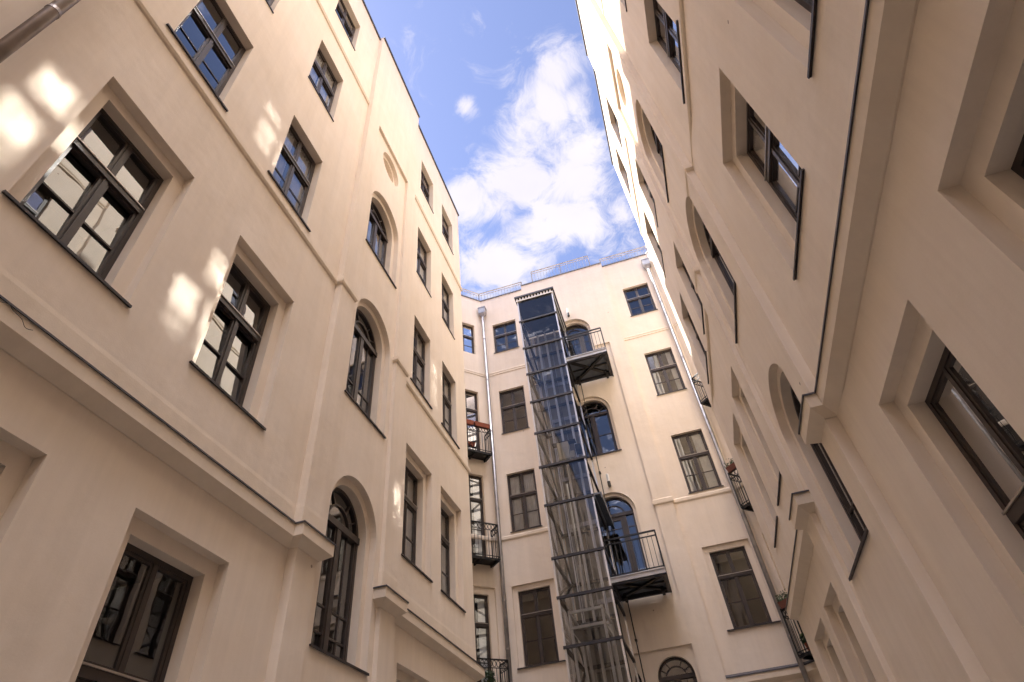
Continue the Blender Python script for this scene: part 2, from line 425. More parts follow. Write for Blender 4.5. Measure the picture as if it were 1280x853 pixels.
def downpipe(root, x, y, z0, z1, r, m, hop=None, rings=(), wallvec=(0, 1)):
    bm = bmesh.new(); tube(bm, [(x, y, z0), (x, y, z1)], r, 18)
    p = obj('downpipe', bm, M[m], root, smooth=True)
    for z in rings:
        bm = bmesh.new(); tube(bm, [(x, y, z-.025), (x, y, z+.025)], r+.005, 18)
        box_w(bm, x-.012+wallvec[0]*.06, y-.012+wallvec[1]*.06, z-.012, .024+abs(wallvec[0])*.1, .024+abs(wallvec[1])*.1, .024)
        obj('pipe_collar', bm, M[m], p)
    if hop:
        bm = bmesh.new(); h = hop
        a = [(-.15, -.11), (.15, -.11), (.15, .11), (-.15, .11)]
        lv = [(z1+.55, 1.), (z1+.2, .98), (z1, .35)]
        rows = [[bm.verts.new((x+q[0]*s, y+q[1]*s, z)) for q in a] for z, s in lv]
        for A, B in zip(rows, rows[1:]):
            for i in range(4): bm.faces.new([A[i], A[(i+1) % 4], B[(i+1) % 4], B[i]])
        bm.faces.new(rows[0]); bm.faces.new(rows[-1])
        box_w(bm, x-.165, y-.125, z1+.5, .33, .25, .04)
        obj('hopper', bm, M['zinc'], p)
    return p
def box_w(bm, x, y, z, a, b, c):
    p = [Vector((x+i*a, y+j*b, z+k*c)) for k in (0, 1) for j in (0, 1) for i in (0, 1)]
    for f in ((0, 1, 3, 2), (4, 6, 7, 5), (0, 4, 5, 1), (2, 3, 7, 6), (0, 2, 6, 4), (1, 5, 7, 3)): quad(bm, [p[i] for i in f])
def bar(bm, a, b, w, h=None):
    """square bar between two points"""
    a, b = Vector(a), Vector(b); h = h or w; t = (b-a).normalized()
    s = t.cross(Vector((0, 0, 1)))
    if s.length < .05: s = t.cross(Vector((0, 1, 0)))
    s.normalize(); n = s.cross(t).normalized()
    q = [[p+s*w/2*i+n*h/2*j for i, j in ((-1, -1), (1, -1), (1, 1), (-1, 1))] for p in (a, b)]
    for i in range(4): quad(bm, [q[0][i], q[0][(i+1) % 4], q[1][(i+1) % 4], q[1][i]])
    quad(bm, q[0]); quad(bm, q[1])

# ================================================================== LEFT and RIGHT wings
XL, XR = -4.2, 2.022
left = empty('apartment_building', (XL-4, 2.5, BASE), 'long cream wing filling the left side, wholly in shade, with a near drainpipe', 'building', 'cream wings around the courtyard')
FL = Fac((XL, 0, 0), (0, 1, 0), (1, 0, 0))
side_building(left, FL, -16., [-11.4, -8.7, -5.9, -3.1, -.75, 2.04, 4.20], [9.43, 11.2], 12.46, curt={(6, 2): 4, (10, 2): 3, (11, 2): 5, (10, 1): 6, (11, 1): 8, (6, 3): 10, (10, 3): 12, (11, 3): 14, (10, 4): 20, (11, 4): 21}, tilted=((5, 1), (6, 1)))
downpipe(left, -4.05, .69, BASE, 19.1, .058, 'zincd', rings=(0.4, 3.3, 6.25, 9.2, 12.1, 15.), wallvec=(-1, 0))
right = empty('apartment_building', (XR+4, 2.5, BASE), 'long cream rendered wing filling the right side, its top storeys in bright sun', 'building', 'cream wings around the courtyard')
FR = Fac((XR, -.1375, 0), (0, 1, 0), (-1, 0, 0), lean=.0075)
side_building(right, FR, -15.86, [-11.4, -8.7, -5.9, -3.1, -.75, 2.04, 4.20], [9.43, 11.2], 12.46, curt={(6, 1): 5, (10, 2): 6, (5, 2): 9}, gl='glass_b')

# ================================================================== BACK wing
YB = 17.0; CL, CR = -4.85, 2.55
back = empty('apartment_building', (-1.15, YB+3, BASE), 'cream rendered wing closing the far end, with arched balcony doors and a railed flat roof', 'building', 'cream wings around the courtyard')
FB = Fac((0, YB, 0), (1, 0, 0), (0, -1, 0))
r2 = math.sqrt(.5)
FTL = Fac((CL, YB, 0), (-r2, -r2, 0), (r2, -r2, 0))       # left splayed corner, u runs away from the pipe
FTR = Fac((CR, YB, 0), (r2, -r2, 0), (-r2, -r2, 0))
TB = 19.27
wb = bmesh.new(); bw = []
BF = [dict(v0=4.50, v1=6.70, oh=.64, ih=.485, step=True), dict(v0=8.36, v1=10.43, oh=.49), dict(v0=12.08, v1=14.02, oh=.49), dict(v0=16.0, v1=17.6, oh=.505)]
for c, u0, u1 in ((-3.90, CL, -2.93), (1.69, .65, CR)):
    op = Openings(FB, 0)
    for k, f in enumerate(BF):
        v0, v1, oh = f['v0'], f['v1'], f['oh']
        if f.get('step'):
            dd = op.stepped(wb, rect(c-oh, c+oh, v0, v1), rect(c-f['ih'], c+f['ih'], v0, v1-.15), .07, .15)
            bw.append((c-f['ih'], c+f['ih'], v0, v1-.15, dd, (c-oh-.03, c+oh+.03, .045), (k, c > 0)))
        else:
            dd = op.simple(wb, rect(c-oh, c+oh, v0, v1), .10)
            bw.append((c-oh, c+oh, v0, v1, dd, (c-oh-.03, c+oh+.03, .03), (k, c > 0)))
    op.simple(wb, rect(c-.49, c+.49, .1, 2.7), .15); bw.append((c-.49, c+.49, .1, 2.7, -.15, (c-.5, c+.5, .03), (9, c > 0)))
    poly_holes(wb, FB, rect(u0, u1, BASE, TB), op.holes, 0)
P0, P1 = -2.39, .11
BD = .12
# projecting centre: tall recessed panel (the top door's arch rises through its head) and a lower panel
CA = -1.15; PT2 = 14.92; ARC4 = arch(CA, .69, 13.55, 15.90)
arc_pts = [(CA+.69*math.cos(math.pi*i/28), 15.90+.69*math.sin(math.pi*i/28)) for i in range(29)]
hole_front = [(P0, 5.45), (P1, 5.45), (P1, PT2), (CA+.69, PT2)]+arc_pts+[(CA-.69, PT2), (P0, PT2)]
poly_holes(wb, FB, rect(-2.93, .65, BASE, TB+.12), [hole_front, rect(P0-.02, P1-.04, BASE+.2, 4.33)], BD)
reveal(wb, FB, hole_front, BD, .06); reveal(wb, FB, rect(P0-.02, P1-.04, BASE+.2, 4.33), BD, .06)
for u in (-2.93, .65): quad(wb, [FB.P(u, BASE, 0), FB.P(u, BASE, BD), FB.P(u, TB+.12, BD), FB.P(u, TB+.12, 0)])
quad(wb, [FB.P(-2.93, TB+.12, BD), FB.P(.65, TB+.12, BD), FB.P(.65, TB+.12, -.3), FB.P(-2.93, TB+.12, -.3)])
op = Openings(FB, .06); CA = -1.15; aw = []
for v0, ap, door in ((5.80, 8.92, True), (10.30, 12.70, False)):
    dd = op.stepped(wb, arch(CA, .69, v0, ap-.69), arch(CA, .60, v0, ap-.69), .09, .20)
    aw.append((CA, .60, v0, ap-.69, dd, door))
outer = [(P0, 5.45), (P1, 5.45), (P1, PT2), (CA+.69, PT2), (CA+.69, 13.55), (CA-.69, 13.55), (CA-.69, PT2), (P0, PT2)]
poly_holes(wb, FB, outer, op.holes, .06)
op4 = Openings(FB, .06); dd = op4.stepped(wb, ARC4, arch(CA, .60, 13.55, 15.90), .09, .20)
aw.append((CA, .60, 13.55, 15.90, dd, True))
op2 = Openings(FB, .06)
for c in (-1.82, -.49):
    dd = op2.simple(wb, arch(c, .46, .6, 3.68), .13); aw.append((c, .46, .6, 3.68, dd, None))
poly_holes(wb, FB, rect(P0-.02, P1-.04, BASE+.2, 4.33), op2.holes, .06)
# splayed corners with french windows
FTF = [dict(v0=3.75, v1=6.70, oh=.66, ih=.46, step=True), dict(v0=7.50, v1=10.42, oh=.48), dict(v0=11.20, v1=14.02, oh=.48), dict(v0=15.95, v1=17.6, oh=.49)]
FS = 1.74; fcw = []
for F in (FTL, FTR):
    op = Openings(F, 0); c = .87
    for k, f in enumerate(FTF):
        if f.get('step'):
            dd = op.stepped(wb, rect(c-f['oh'], c+f['oh'], f['v0'], f['v1']), rect(c-f['ih'], c+f['ih'], f['v0'], f['v1']-.2), .07, .15)
            fcw.append((F, c-f['ih'], c+f['ih'], f['v0'], f['v1']-.2, dd, k))
        else:
            dd = op.simple(wb, rect(c-f['oh'], c+f['oh'], f['v0'], f['v1']), .12)
            fcw.append((F, c-f['oh'], c+f['oh'], f['v0'], f['v1'], dd, k))
    poly_holes(wb, F, rect(0, FS, BASE, TB), op.holes, 0)
    a = F.P(FS, 0, 0)
    for sgn in (1,):
        q = Vector((a.x, 12.50, 0))
        quad(wb, [Vector((a.x, a.y, BASE)), Vector((a.x, 12.50, BASE)), Vector((a.x, 12.50, TB)), Vector((a.x, a.y, TB))])
# body: roof slab and outer walls
xl, xr = FTL.P(FS, 0, 0).x, FTR.P(FS, 0, 0).x; yf = FTL.P(FS, 0, 0).y; XO, YO = 6.5, 25.
roofpts = [(CL, YB), (CR, YB), (xr, yf), (xr, 12.50), (xr+XO, 12.50), (xr+XO, YO), (xl-XO, YO), (xl-XO, 12.50), (xl, 12.50), (xl, yf)]
vs = [Vector((a, b, 0)) for a, b in roofpts]; bv = [wb.verts.new((a, b, TB-.02)) for a, b in roofpts]
for t in tessellate_polygon([vs]): wb.faces.new([bv[i] for i in t])
for a, b in zip(roofpts[3:8], roofpts[4:9]): quad(wb, [Vector((*a, BASE)), Vector((*b, BASE)), Vector((*b, TB)), Vector((*a, TB))])
obj('wall', wb, M['wall'], back)
for k, (u0, u1, v0, v1, dd, s, key) in enumerate(bw):
    cur = {(1, True): 3, (2, True): 5, (1, False): 8, (0, True): 0, (3, True): 0, (0, False): 0, (2, False): 0}.get(key, 0)
    win_rect(FB, back, u0, u1, v0, v1, dd, s, cur, split=.60 if key[0] else .66)
for c, hw, v0, vsx, dd, door in aw:
    if door is None: win_arch(FB, back, c, hw, v0, vsx, dd)
    else: win_arch(FB, back, c, hw, v0, vsx, dd, None if door else (c-.72, c+.72, .11), door=bool(door), solid_lower=True)
for F, u0, u1, v0, v1, dd, k in fcw:
    win_rect(F, back, u0, u1, v0, v1, dd, None, 7 if k in (0, 1) else 0, split=.70 if k < 3 else .6, doors=k < 3)

def bplan(pts, F): return [F.P(*p, 0) for p in pts]
# ledge, strings and flashing of the back wing run round the splayed corners
FW = Fac((0, YB, 0), (1, 0, 0), (0, -1, 0))
e = FS*r2
lp = [(CL-e, e), (CL, 0)]; rp = [(CR, 0), (CR+e, e)]
segL = lp+[(-2.93, 0)]; segR = [(.65, 0)]+rp; segM = [(-2.93, BD), (.65, BD)]
def sw(name, path, prof, m): bm = bmesh.new(); sweep(bm, FW, path, prof); obj(name, bm, M[m], back)
for seg in (segL, segR):
    sw('cornice', seg, [(.0, 3.215), (.015, 3.215), (.12, 3.30), (.12, 3.448), (.0, 3.50)], 'trim')
    sw('ledge_flashing', seg, [(.125, 3.435), (.135, 3.435), (.135, 3.462), (.0, 3.53), (.0, 3.51)], 'flash')
    sw('string_course', seg, [(.0, 8.13), (.02, 8.13), (.035, 8.16), (.035, 8.24), (.0, 8.28)], 'trim')
    sw('string_course', seg, [(.0, 14.86), (.02, 14.87), (.02, 14.90), (.01, 14.92), (.01, 14.95), (.022, 14.96), (.022, 15.0), (.0, 15.03)], 'trim')
    sw('roof_flashing', seg, [(.0, TB-.03), (.03, TB-.03), (.03, TB+.02), (-.3, TB+.05)], 'flash')
sw('string_course', [(P1, .06), (P1, BD), (.65, BD), (.65, 0)], [(.0, 8.15), (.03, 8.16), (.04, 8.19), (.04, 8.30), (.0, 8.34)], 'trim')
sw('string_course', [(-2.93, 0), (-2.93, BD), (P0, BD), (P0, .06)], [(.0, 8.15), (.03, 8.16), (.04, 8.19), (.04, 8.30), (.0, 8.34)], 'trim')
sw('roof_flashing', segM, [(.0, TB+.09), (.03, TB+.09), (.03, TB+.14), (-.3, TB+.17)], 'flash')

# roof railings, standing back from the parapet
def railing_line(pts, z0, z1, root, posts=1.6, step=.14, name='roof_railing', col='zincd'):
    bm = bmesh.new()
    for a, b in zip(pts, pts[1:]):
        a, b = Vector((*a, 0)), Vector((*b, 0)); l = (b-a).length
        for z, w in ((z1, .032), (z1-.13, .02), (z0+.10, .02)): bar(bm, a+Vector((0, 0, z)), b+Vector((0, 0, z)), w)
        n = max(1, round(l/posts))
        for i in range(n+1): p = a.lerp(b, i/n); bar(bm, p+Vector((0, 0, z0)), p+Vector((0, 0, z1)), .034)
        n = round(l/step)
        for i in range(1, n): p = a.lerp(b, i/n); bar(bm, p+Vector((0, 0, z0+.1)), p+Vector((0, 0, z1-.13)), .011)
    return obj(name, bm, M[col], root)
g = .42
railing_line([(xl-.2, YB-e+.35), (CL-.17, YB+g), (-2.98, YB+g)], TB-.1, TB+.98, back)
railing_line([(-2.40, YB-.02), (.19, YB-.02)], TB+.05, TB+.93, back)
railing_line([(.66, YB+g), (CR+.17, YB+g), (xr+.2, YB-e+.35)], TB-.1, TB+.98, back)

# downpipes in the two inner corners
downpipe(back, CL+.09, YB-.13, BASE, 18.1, .062, 'zinc', hop=1, rings=(1.2, 5.0, 6.3, 9.2, 12.2, 14.6, 16.8), wallvec=(0, 1))
downpipe(back, CR-.13, YB-.14, BASE, 18.2, .062, 'zinc', hop=1, rings=(1.2, 4.1, 7.2, 10.1, 13.3, 16.2), wallvec=(0, 1))

# large balconies beside the lift
def big_balcony(z):
    x0, x1, y0, y1 = -1.50, -.08, 15.55, YB-.14
    bm = bmesh.new()
    box_w(bm, x0, y0+.06, z+.04, x1-x0-.06, y1-y0-.06, .02)
    s = obj('balcony', bm, M['slab'], back)
    bm = bmesh.new()
    for a, b in (((x0, y0+.05, z), (x1, y0+.05, z)), ((x0, y1-.04, z), (x1, y1-.04, z)), ((x0+.05, y0+.101, z), (x0+.05, y1-.09, z)), ((x1-.05, y0+.101, z), (x1-.05, y1-.09, z))):
        bar(bm, a, b, .09, .13)
    obj('floor_frame', bm, M['dsteel'], s); bm = bmesh.new()
    for a, b in (((x0+.1, y0+.1, z-.005), (x1-.1, y1-.1, z-.005)), ((x1-.1, y0+.1, z-.012), (x0+.1, y1-.1, z-.012))): bar(bm, a, b, .10, .05)
    bar(bm, (x0+.1, (y0+y1)/2, z+.02), (x1-.1, (y0+y1)/2, z+.02), .05, .04)
    for x in (x0+.2, x1-.2): bar(bm, (x, y1+.06, z-.02), (x, y1-.3, z-.02), .08, .14); 
    obj('cross_brace', bm, M['iron'], s)
    bm = bmesh.new(); bar(bm, (x0-.02, y0-.012, z+.045), (x1+.01, y0-.012, z+.045), .03, .11); bar(bm, (x0-.02, y0-.03, z+.11), (x1+.01, y0-.03, z+.11), .05, .02)
    obj('edge_channel', bm, M['fascia'], s)
    bm = bmesh.new(); zt = z+1.13
    for (a, b) in (((x0+.05, y0), (x1, y0)), ((x1, y0), (x1, y1+.05))):
        for zz, w in ((zt, .04), (zt-.13, .028), (z+.17, .028)): bar(bm, (*a, zz), (*b, zz), w)
        A, B = Vector((*a, 0)), Vector((*b, 0)); n = round((B-A).length/.125)
        for i in range(1, n): p = A.lerp(B, i/n); bar(bm, (p.x, p.y, z+.17), (p.x, p.y, zt-.13), .014)
        for p in (A, B): bar(bm, (p.x, p.y, z-.05), (p.x, p.y, zt), .042)
    obj('railing', bm, M['iron'], s)
    return s
big_balcony(13.36); big_balcony(5.70)

# small wrought iron balconies in front of the french windows of the splayed corners
def small_balcony(F, z0, z1, k):
    c = .87; hw = .64; p = .46
    bm = bmesh.new(); box(bm, F, c-hw, c+hw, z0, z0+.035, .0, p)
    for u in (c-hw+.08, c, c+hw-.08): box(bm, F, u-.02, u+.02, z0-.07, z0, .0, p-.05)
    box(bm, F, c-hw, c+hw, z0-.035, z0, p-.04, p-.003); box(bm, F, c-hw, c-hw+.035, z0-.035, z0, 0, p-.04); box(bm, F, c+hw-.035, c+hw, z0-.035, z0, 0, p-.04)
    s = obj('small_balcony', bm, M['iron'], back)
    bm = bmesh.new()
    runs = [((c-hw, 0), (c-hw, p)), ((c-hw, p), (c+hw, p)), ((c+hw, p), (c+hw, 0))]
    for a, b in runs:
        for v, w in ((z1, .034), (z1-.20, .018), (z0+.09, .018)): bar(bm, F.P(a[0], v, a[1]), F.P(b[0], v, b[1]), w)
        l = math.hypot(b[0]-a[0], b[1]-a[1]); n = max(2, round(l/.115))
        for i in range(n+1):
            t = i/n; u, d = a[0]+(b[0]-a[0])*t, a[1]+(b[1]-a[1])*t
            bar(bm, F.P(u, z0+.0, d), F.P(u, z1-.20 if i % n else z1, d), .013 if i % n else .026)
            if i < n:                                    # ring frieze under the handrail
                u2, d2 = a[0]+(b[0]-a[0])*(i+.5)/n, a[1]+(b[1]-a[1])*(i+.5)/n
                du, dd = (b[0]-a[0])/l, (b[1]-a[1])/l; rr = min(.05, l/n/2)
                pts = [F.P(u2+du*rr*math.cos(q), z1-.10+.075*math.sin(q), d2+dd*rr*math.cos(q)) for q in [math.pi*j/5 for j in range(11)]]
                for q0, q1 in zip(pts, pts[1:]): bar(bm, q0, q1, .012)
    obj('railing', bm, M['iron'], s)
def window_box(F, z, label, u0, u1, plants=0, trail=False, loc=None):
    base = F.P(.87, z-.02, .5)
    bm = bmesh.new(); n = 2; L = (u1-u0)/n
    for i in range(n):
        a, b = u0+L*i+.01, u0+L*(i+1)-.01
        lo, hi = rect(a+.03, b-.03, .40, .50), rect(a, b, .37, .53)
        A = [F.P(u, z-.02, d) for u, d in lo]; B = [F.P(u, z+.14, d) for u, d in hi]
        for k in range(4): quad(bm, [A[k], A[(k+1) % 4], B[(k+1) % 4], B[k]])
        quad(bm, A); quad(bm, [F.P(u, z+.11, d) for u, d in rect(a+.006, b-.006, .376, .524)])
    o = obj('flower_box', bm, M['terra_d' if plants else 'terra'], None, bevel=.006, loc=(base.x, base.y, base.z))
    tag(o, label, 'flower box')
    if plants:
        bm = bmesh.new(); rnd = random.Random(plants)
        for i in range(420):
            u, d = rnd.uniform(u0, u1), rnd.uniform(.38, .53)
            v = z+.14+abs(rnd.gauss(0, .09)); c = F.P(u, v, d); leaf(bm, c, rnd)
        obj('plants', bm, M['leaf'], o)
    return o
def leaf(bm, c, rnd, s=.035):
    a = Vector((rnd.gauss(0, 1), rnd.gauss(0, 1), rnd.gauss(0, 1))).normalized(); b = a.orthogonal().normalized()
    s *= rnd.uniform(.6, 1.4)
    quad(bm, [c-a*s, c-b*s*.5, c+a*s, c+b*s*.5])
for F in (FTL, FTR):
    for z0, z1 in ((11.02, 12.05), (7.35, 8.45), (3.55, 4.62)): small_balcony(F, z0, z1, 0)
window_box(FTL, 12.06, 'orange terracotta flower boxes on the rail of the small balcony at the far left corner', .25, 1.49)
window_box(FTR, 8.46, 'weathered dark red flower box on the middle small balcony half hidden behind the right wing', .25, 1.49, plants=2)
window_box(FTR, 4.63, 'dark red flower box with plants on the lowest small balcony beside the right drainpipe', .25, 1.3, plants=5)
def potplant(F, u, z, d, label, h, seed):
    base = F.P(u, z, d); rnd = random.Random(seed)
    bm = bmesh.new()
    prof = [(.0, 0), (.08, 0), (.11, .17), (.12, .17), (.12, .2), (.1, .2), (.095, .17), (0, .17)]; n = 20
    rows = [[bm.verts.new((base.x+r*math.cos(2*math.pi*k/n), base.y+r*math.sin(2*math.pi*k/n), base.z+zz)) for k in range(n)] for r, zz in prof[1:-1]]
    for A, B in zip(rows, rows[1:]):
        for k in range(n): bm.faces.new([A[k], A[(k+1) % n], B[(k+1) % n], B[k]])
    bm.faces.new(rows[0]); bm.faces.new(rows[-1])
    o = empty('potted_plant', base, label, 'potted plant')
    obj('pot', bm, M['terra'], o, smooth=False)
    bm = bmesh.new()
    for i in range(500):
        a, t = rnd.uniform(0, 6.28), rnd.random()
        r = .17*math.sqrt(rnd.random())*(1-.5*abs(t-.45)); leaf(bm, base+Vector((r*math.cos(a), r*math.sin(a), .2+h*t)), rnd, .04)
    for i in range(4): bar(bm, base+Vector((0, 0, .16)), base+Vector((rnd.uniform(-.1, .1), rnd.uniform(-.1, .1), .2+h*.8)), .008)
    obj('foliage', bm, M['leaf'], o)
potplant(FTR, .62, 7.39, .26, 'leafy green potted plant behind the railing of the middle small balcony at the right corner', .55, 3)
potplant(FTL, .70, 3.59, .26, 'bushy dark potted plant on the lowest small balcony at the left corner', .6, 4)
potplant(FTR, .50, 3.59, .26, 'pot standing in the lowest small balcony beside the right drainpipe', .2, 9)

# ================================================================== GLASS LIFT
lift = empty('glass_lift_shaft', (-2.10, 15.8, BASE), 'tall glass lift shaft with dark steel bars standing against the far wall', 'lift shaft')
X0, X1, Y0, Y1, ZT = -2.76, -1.44, 14.70, YB-.14, 16.08
bars = [BASE+.15, .6, 1.75, 2.95, 4.15, 5.28, 6.27, 7.76, 8.97, 10.15, 11.34, 12.50, 13.67, 14.97]
bm = bmesh.new()
for x in (X0, X1):
    for y in (Y0, Y1-.03): box_w(bm, x-.022, y-.022, BASE, .044, .044, ZT-BASE)
obj('corner_post', bm, M['steel'], lift)
for z in bars:
    bm = bmesh.new(); bar(bm, (X0-.04, Y0-.02, z), (X1+.04, Y0-.02, z), .06, .065)
    for x in (X0, X1): bar(bm, (x, Y0-.02, z), (x, Y1, z), .06, .08)
    bar(bm, (X0-.02, Y1-.12, z), (X1+.02, Y1-.12, z), .08, .078)
    obj('cross_bar', bm, M['dsteel'], lift)
bm = bmesh.new()
for a, b in zip(bars, bars[1:]+[ZT]):
    quad(bm, [Vector((X0+.02, Y0-.0, a+.05)), Vector((X1-.02, Y0-.0, a+.05)), Vector((X1-.02, Y0-.0, b-.05)), Vector((X0+.02, Y0-.0, b-.05))])
    for x in (X0, X1):
        quad(bm, [Vector((x, Y0+.03, a+.05)), Vector((x, Y1-.06, a+.05)), Vector((x, Y1-.06, b-.05)), Vector((x, Y0+.03, b-.05))])
obj('glass_panel', bm, M['lglass'], lift)
bm = bmesh.new()      # roof cap with toothed vent strip
box_w(bm, X0-.09, Y0-.10, ZT+.09, X1-X0+.18, Y1-Y0+.09, .05); box_w(bm, X0-.09, Y0-.10, ZT+.141, X1-X0+.18, .03, .03)
rf = obj('roof', bm, M['dsteel'], lift)
bm = bmesh.new()
box_w(bm, X0-.05, Y0-.06, ZT-.06, X1-X0+.1, .03, .05)
for i in range(12): box_w(bm, X0-.03+i*.116, Y0-.06, ZT-.009, .055, .03, .098)
box_w(bm, X1+.02, Y0-.02, ZT-.06, .03, Y1-Y0-.02, .05)
obj('vent_strip', bm, M['white'], rf)
bm = bmesh.new()      # guide rails
for x in (X0+.22, X0+.52, X1-.42, X1-.16):
    box_w(bm, x, Y1-.32, BASE, .022, .10, ZT-BASE-.1); box_w(bm, x-.03, Y1-.214, BASE, .082, .012, ZT-BASE-.1)
obj('guide_rail', bm, M['steel'], lift)
bm = bmesh.new()      # bracing inside the left side
for i, (a, b) in enumerate(zip(bars, bars[1:]+[ZT])):
    y = (Y0+.12, Y1-.2) if i % 2 else (Y1-.2, Y0+.12)
    bar(bm, (X0+.09, y[0], a), (X0+.09, y[1], b), .05)
obj('diagonal_brace', bm, M['dsteel'], lift)
bm = bmesh.new()
for x, y in ((X0+.62, Y1-.5), (X0+.66, Y1-.5), (X0+.70, Y1-.5), (X0+.30, Y1-.6)): tube(bm, [(x, y, 4.9), (x, y, 13.9)], .009, 6)
obj('hoist_rope', bm, M['rubber'], lift)
bm = bmesh.new()      # landing doors and back lining
for zl in (BASE+.1, 1.9, 5.8, 9.7, 13.55):
    xa, xb = X0+.25, X1-.28
    box_w(bm, xa, Y1-.06, zl, .06, .05, 2.15); box_w(bm, xb, Y1-.06, zl, .06, .05, 2.15); box_w(bm, xa-.1, Y1-.07, zl+2.15, xb-xa+.26, .06, .14); box_w(bm, xa-.1, Y1-.07, zl-.14, xb-xa+.26, .06, .13)
    for k in range(1, 4): box_w(bm, xa+(xb-xa)*k/4+.02, Y1-.05, zl, .02, .03, 2.15)
obj('landing_door', bm, M['zinc'], lift)
bm = bmesh.new(); box_w(bm, X0+.05, Y1-.022, BASE, X1-X0-.1, .012, ZT-BASE); obj('back_panel', bm, M['dark'], lift)
bm = bmesh.new(); box_w(bm, -2.34, 15.75, 9.72, .36, .3, .62); box_w(bm, -2.0, 15.85, 9.78, .16, .2, .25)
mc = obj('hoist_machine', bm, M['cream'], lift, bevel=.02)
bm = bmesh.new(); box_w(bm, -2.55, 15.8, 9.60, .95, .12, .08); tube(bm, [(-1.78, 15.9, 10.05), (-1.62, 15.9, 10.05)], .17, 20); box_w(bm, -2.5, 15.82, 10.36, .75, .2, .05)
obj('machine_bracket', bm, M['dsteel'], mc)
bm = bmesh.new()      # lift car
cx0, cx1, cy0, cy1, cz0, cz1 = -2.60, -1.78, 15.0, 16.25, 2.35, 4.62
for x in (cx0, cx1):
    for y in (cy0, cy1): box_w(bm, x-.03, y-.03, cz0, .06, .06, cz1-cz0+.42)
for z in (cz0, cz1, cz1+.36): 
    for y in (cy0, cy1): bar(bm, (cx0-.03, y-.032, z), (cx1+.03, y-.032, z), .05, .06)
    for x in (cx0, cx1): bar(bm, (x, cy0, z), (x, cy1, z), .05, .06)
car = obj('lift_car', bm, M['white'], lift)
bm = bmesh.new(); box_w(bm, cx0, cy0, cz0-.1, cx1-cx0, cy1-cy0, .06); box_w(bm, cx0+.02, cy0+.02, cz1-.06, cx1-cx0-.04, cy1-cy0-.04, .05); box_w(bm, cx0+.2, cy0+.3, cz1+.02, .4, .5, .16)
obj('car_floor', bm, M['slab'], car)
bm = bmesh.new(); tube(bm, [(-2.27, 16.0, 5.6), (-2.27, 16.0, 9.0)], .035, 12); tube(bm, [(-2.27, 16.0, 5.35), (-2.27, 16.0, 6.5)], .06, 14)
obj('counterweight_rod', bm, M['steel'], lift)
bm = bmesh.new()      # dark canopy plates over the side doors
for z in (7.80,): box_w(bm, X1+.03, Y0+.05, z, .22, Y1-Y0-.1, .05); box_w(bm, X1+.03, Y0+.05, z-.12, .03, Y1-Y0-.1, .12); box_w(bm, X1+.22, Y0+.05, z-.12, .03, Y1-Y0-.1, .119)
obj('side_canopy', bm, M['slab'], lift)

# wall lamps, cable
def wall_lamp(x, z, label):
    o = empty('wall_lamp', (x, YB-.10, z), label, 'wall lamp')
    bm = bmesh.new(); tube(bm, [(x, YB-.24, z-.02), (x, YB-.24, z+.14)], .05, 16); box_w(bm, x-.03, YB-.24, z+.03, .06, .18, .05)
    obj('lamp_base', bm, M['rubber'], o)
    bm = bmesh.new(); tube(bm, [(x, YB-.24, z+.14), (x, YB-.24, z+.40)], .045, 16)
    obj('lamp_shade', bm, M['white'], o, smooth=False)
wall_lamp(-1.17, 16.72, 'small white and black wall lamp above the topmost arched balcony door')
wall_lamp(-1.06, 9.05, 'small white and black wall lamp above the lower arched balcony door, under the arched window')
bm = bmesh.new(); tube(bm, [(-1.28, YB-.17, BASE), (-1.28, YB-.17, 5.3), (-1.29, YB-.17, 9.), (-1.27, YB-.17, 13.2)], .014, 8)
for z in (3., 4.6, 7., 9.6, 11.6): box_w(bm, -1.31, YB-.18, z, .06, .12, .05)
obj('lightning_conductor', bm, M['rubber'], back)
# frayed cable end lying under the left ledge
bm = bmesh.new(); pts = []
for i in range(40):
    t = i/39; y = 1.62+.42*t; pts.append((XL+.15+.012*math.sin(t*19), y, 3.42-.025*math.sin(t*9)-.03*t))
tube(bm, pts, .0022, 6)
o = obj('loose_cable', bm, M['rubber'], None, loc=(XL+.15, 1.62, 3.4)); tag(o, 'thin dark loose cable hanging under the lead edge of the left ledge', 'cable')

# ================================================================== FRONT wing (behind the viewpoint) and ground
front = empty('apartment_building', (-1.1, -18, BASE), 'lower cream rendered wing closing the near end of the courtyard', 'building', 'cream wings around the courtyard')
FF = Fac((0, -16., 0), (1, 0, 0), (0, 1, 0)); wf = bmesh.new(); op = Openings(FF, 0); ww = []
for c in (-3.2, -1.1, 1.0):
    for v0, v1 in ((4.4, 6.5), (8.3, 10.3)):
        dd = op.simple(wf, rect(c-.49, c+.49, v0, v1), .14); ww.append((c-.49, c+.49, v0, v1, dd))
HF = 17.
poly_holes(wf, FF, rect(XL, XR, BASE, HF), op.holes, 0)
quad(wf, [FF.P(XL, HF, 0), FF.P(XR, HF, 0), FF.P(XR, HF, -6), FF.P(XL, HF, -6)]); quad(wf, [FF.P(XL, BASE, -6), FF.P(XR, BASE, -6), FF.P(XR, HF, -6), FF.P(XL, HF, -6)])
obj('wall', wf, M['wall'], front)
for w in ww: win_rect(FF, front, *w[:4], w[4], (w[0]-.03, w[1]+.03, .03))
m, nt, b = mat('courtyard_paving')
tc = N(nt, 'ShaderNodeTexCoord'); br = N(nt, 'ShaderNodeTexBrick', Scale=4.)
br.inputs['Color1'].default_value = (.17, .155, .135, 1); br.inputs['Color2'].default_value = (.25, .23, .20, 1); br.inputs['Mortar'].default_value = (.2, .19, .17, 1); br.inputs['Mortar Size'].default_value = .015
nt.links.new(tc.outputs['Object'], br.inputs['Vector']); nt.links.new(br.outputs[0], b.inputs['Base Color']); b.inputs['Roughness'].default_value = .85
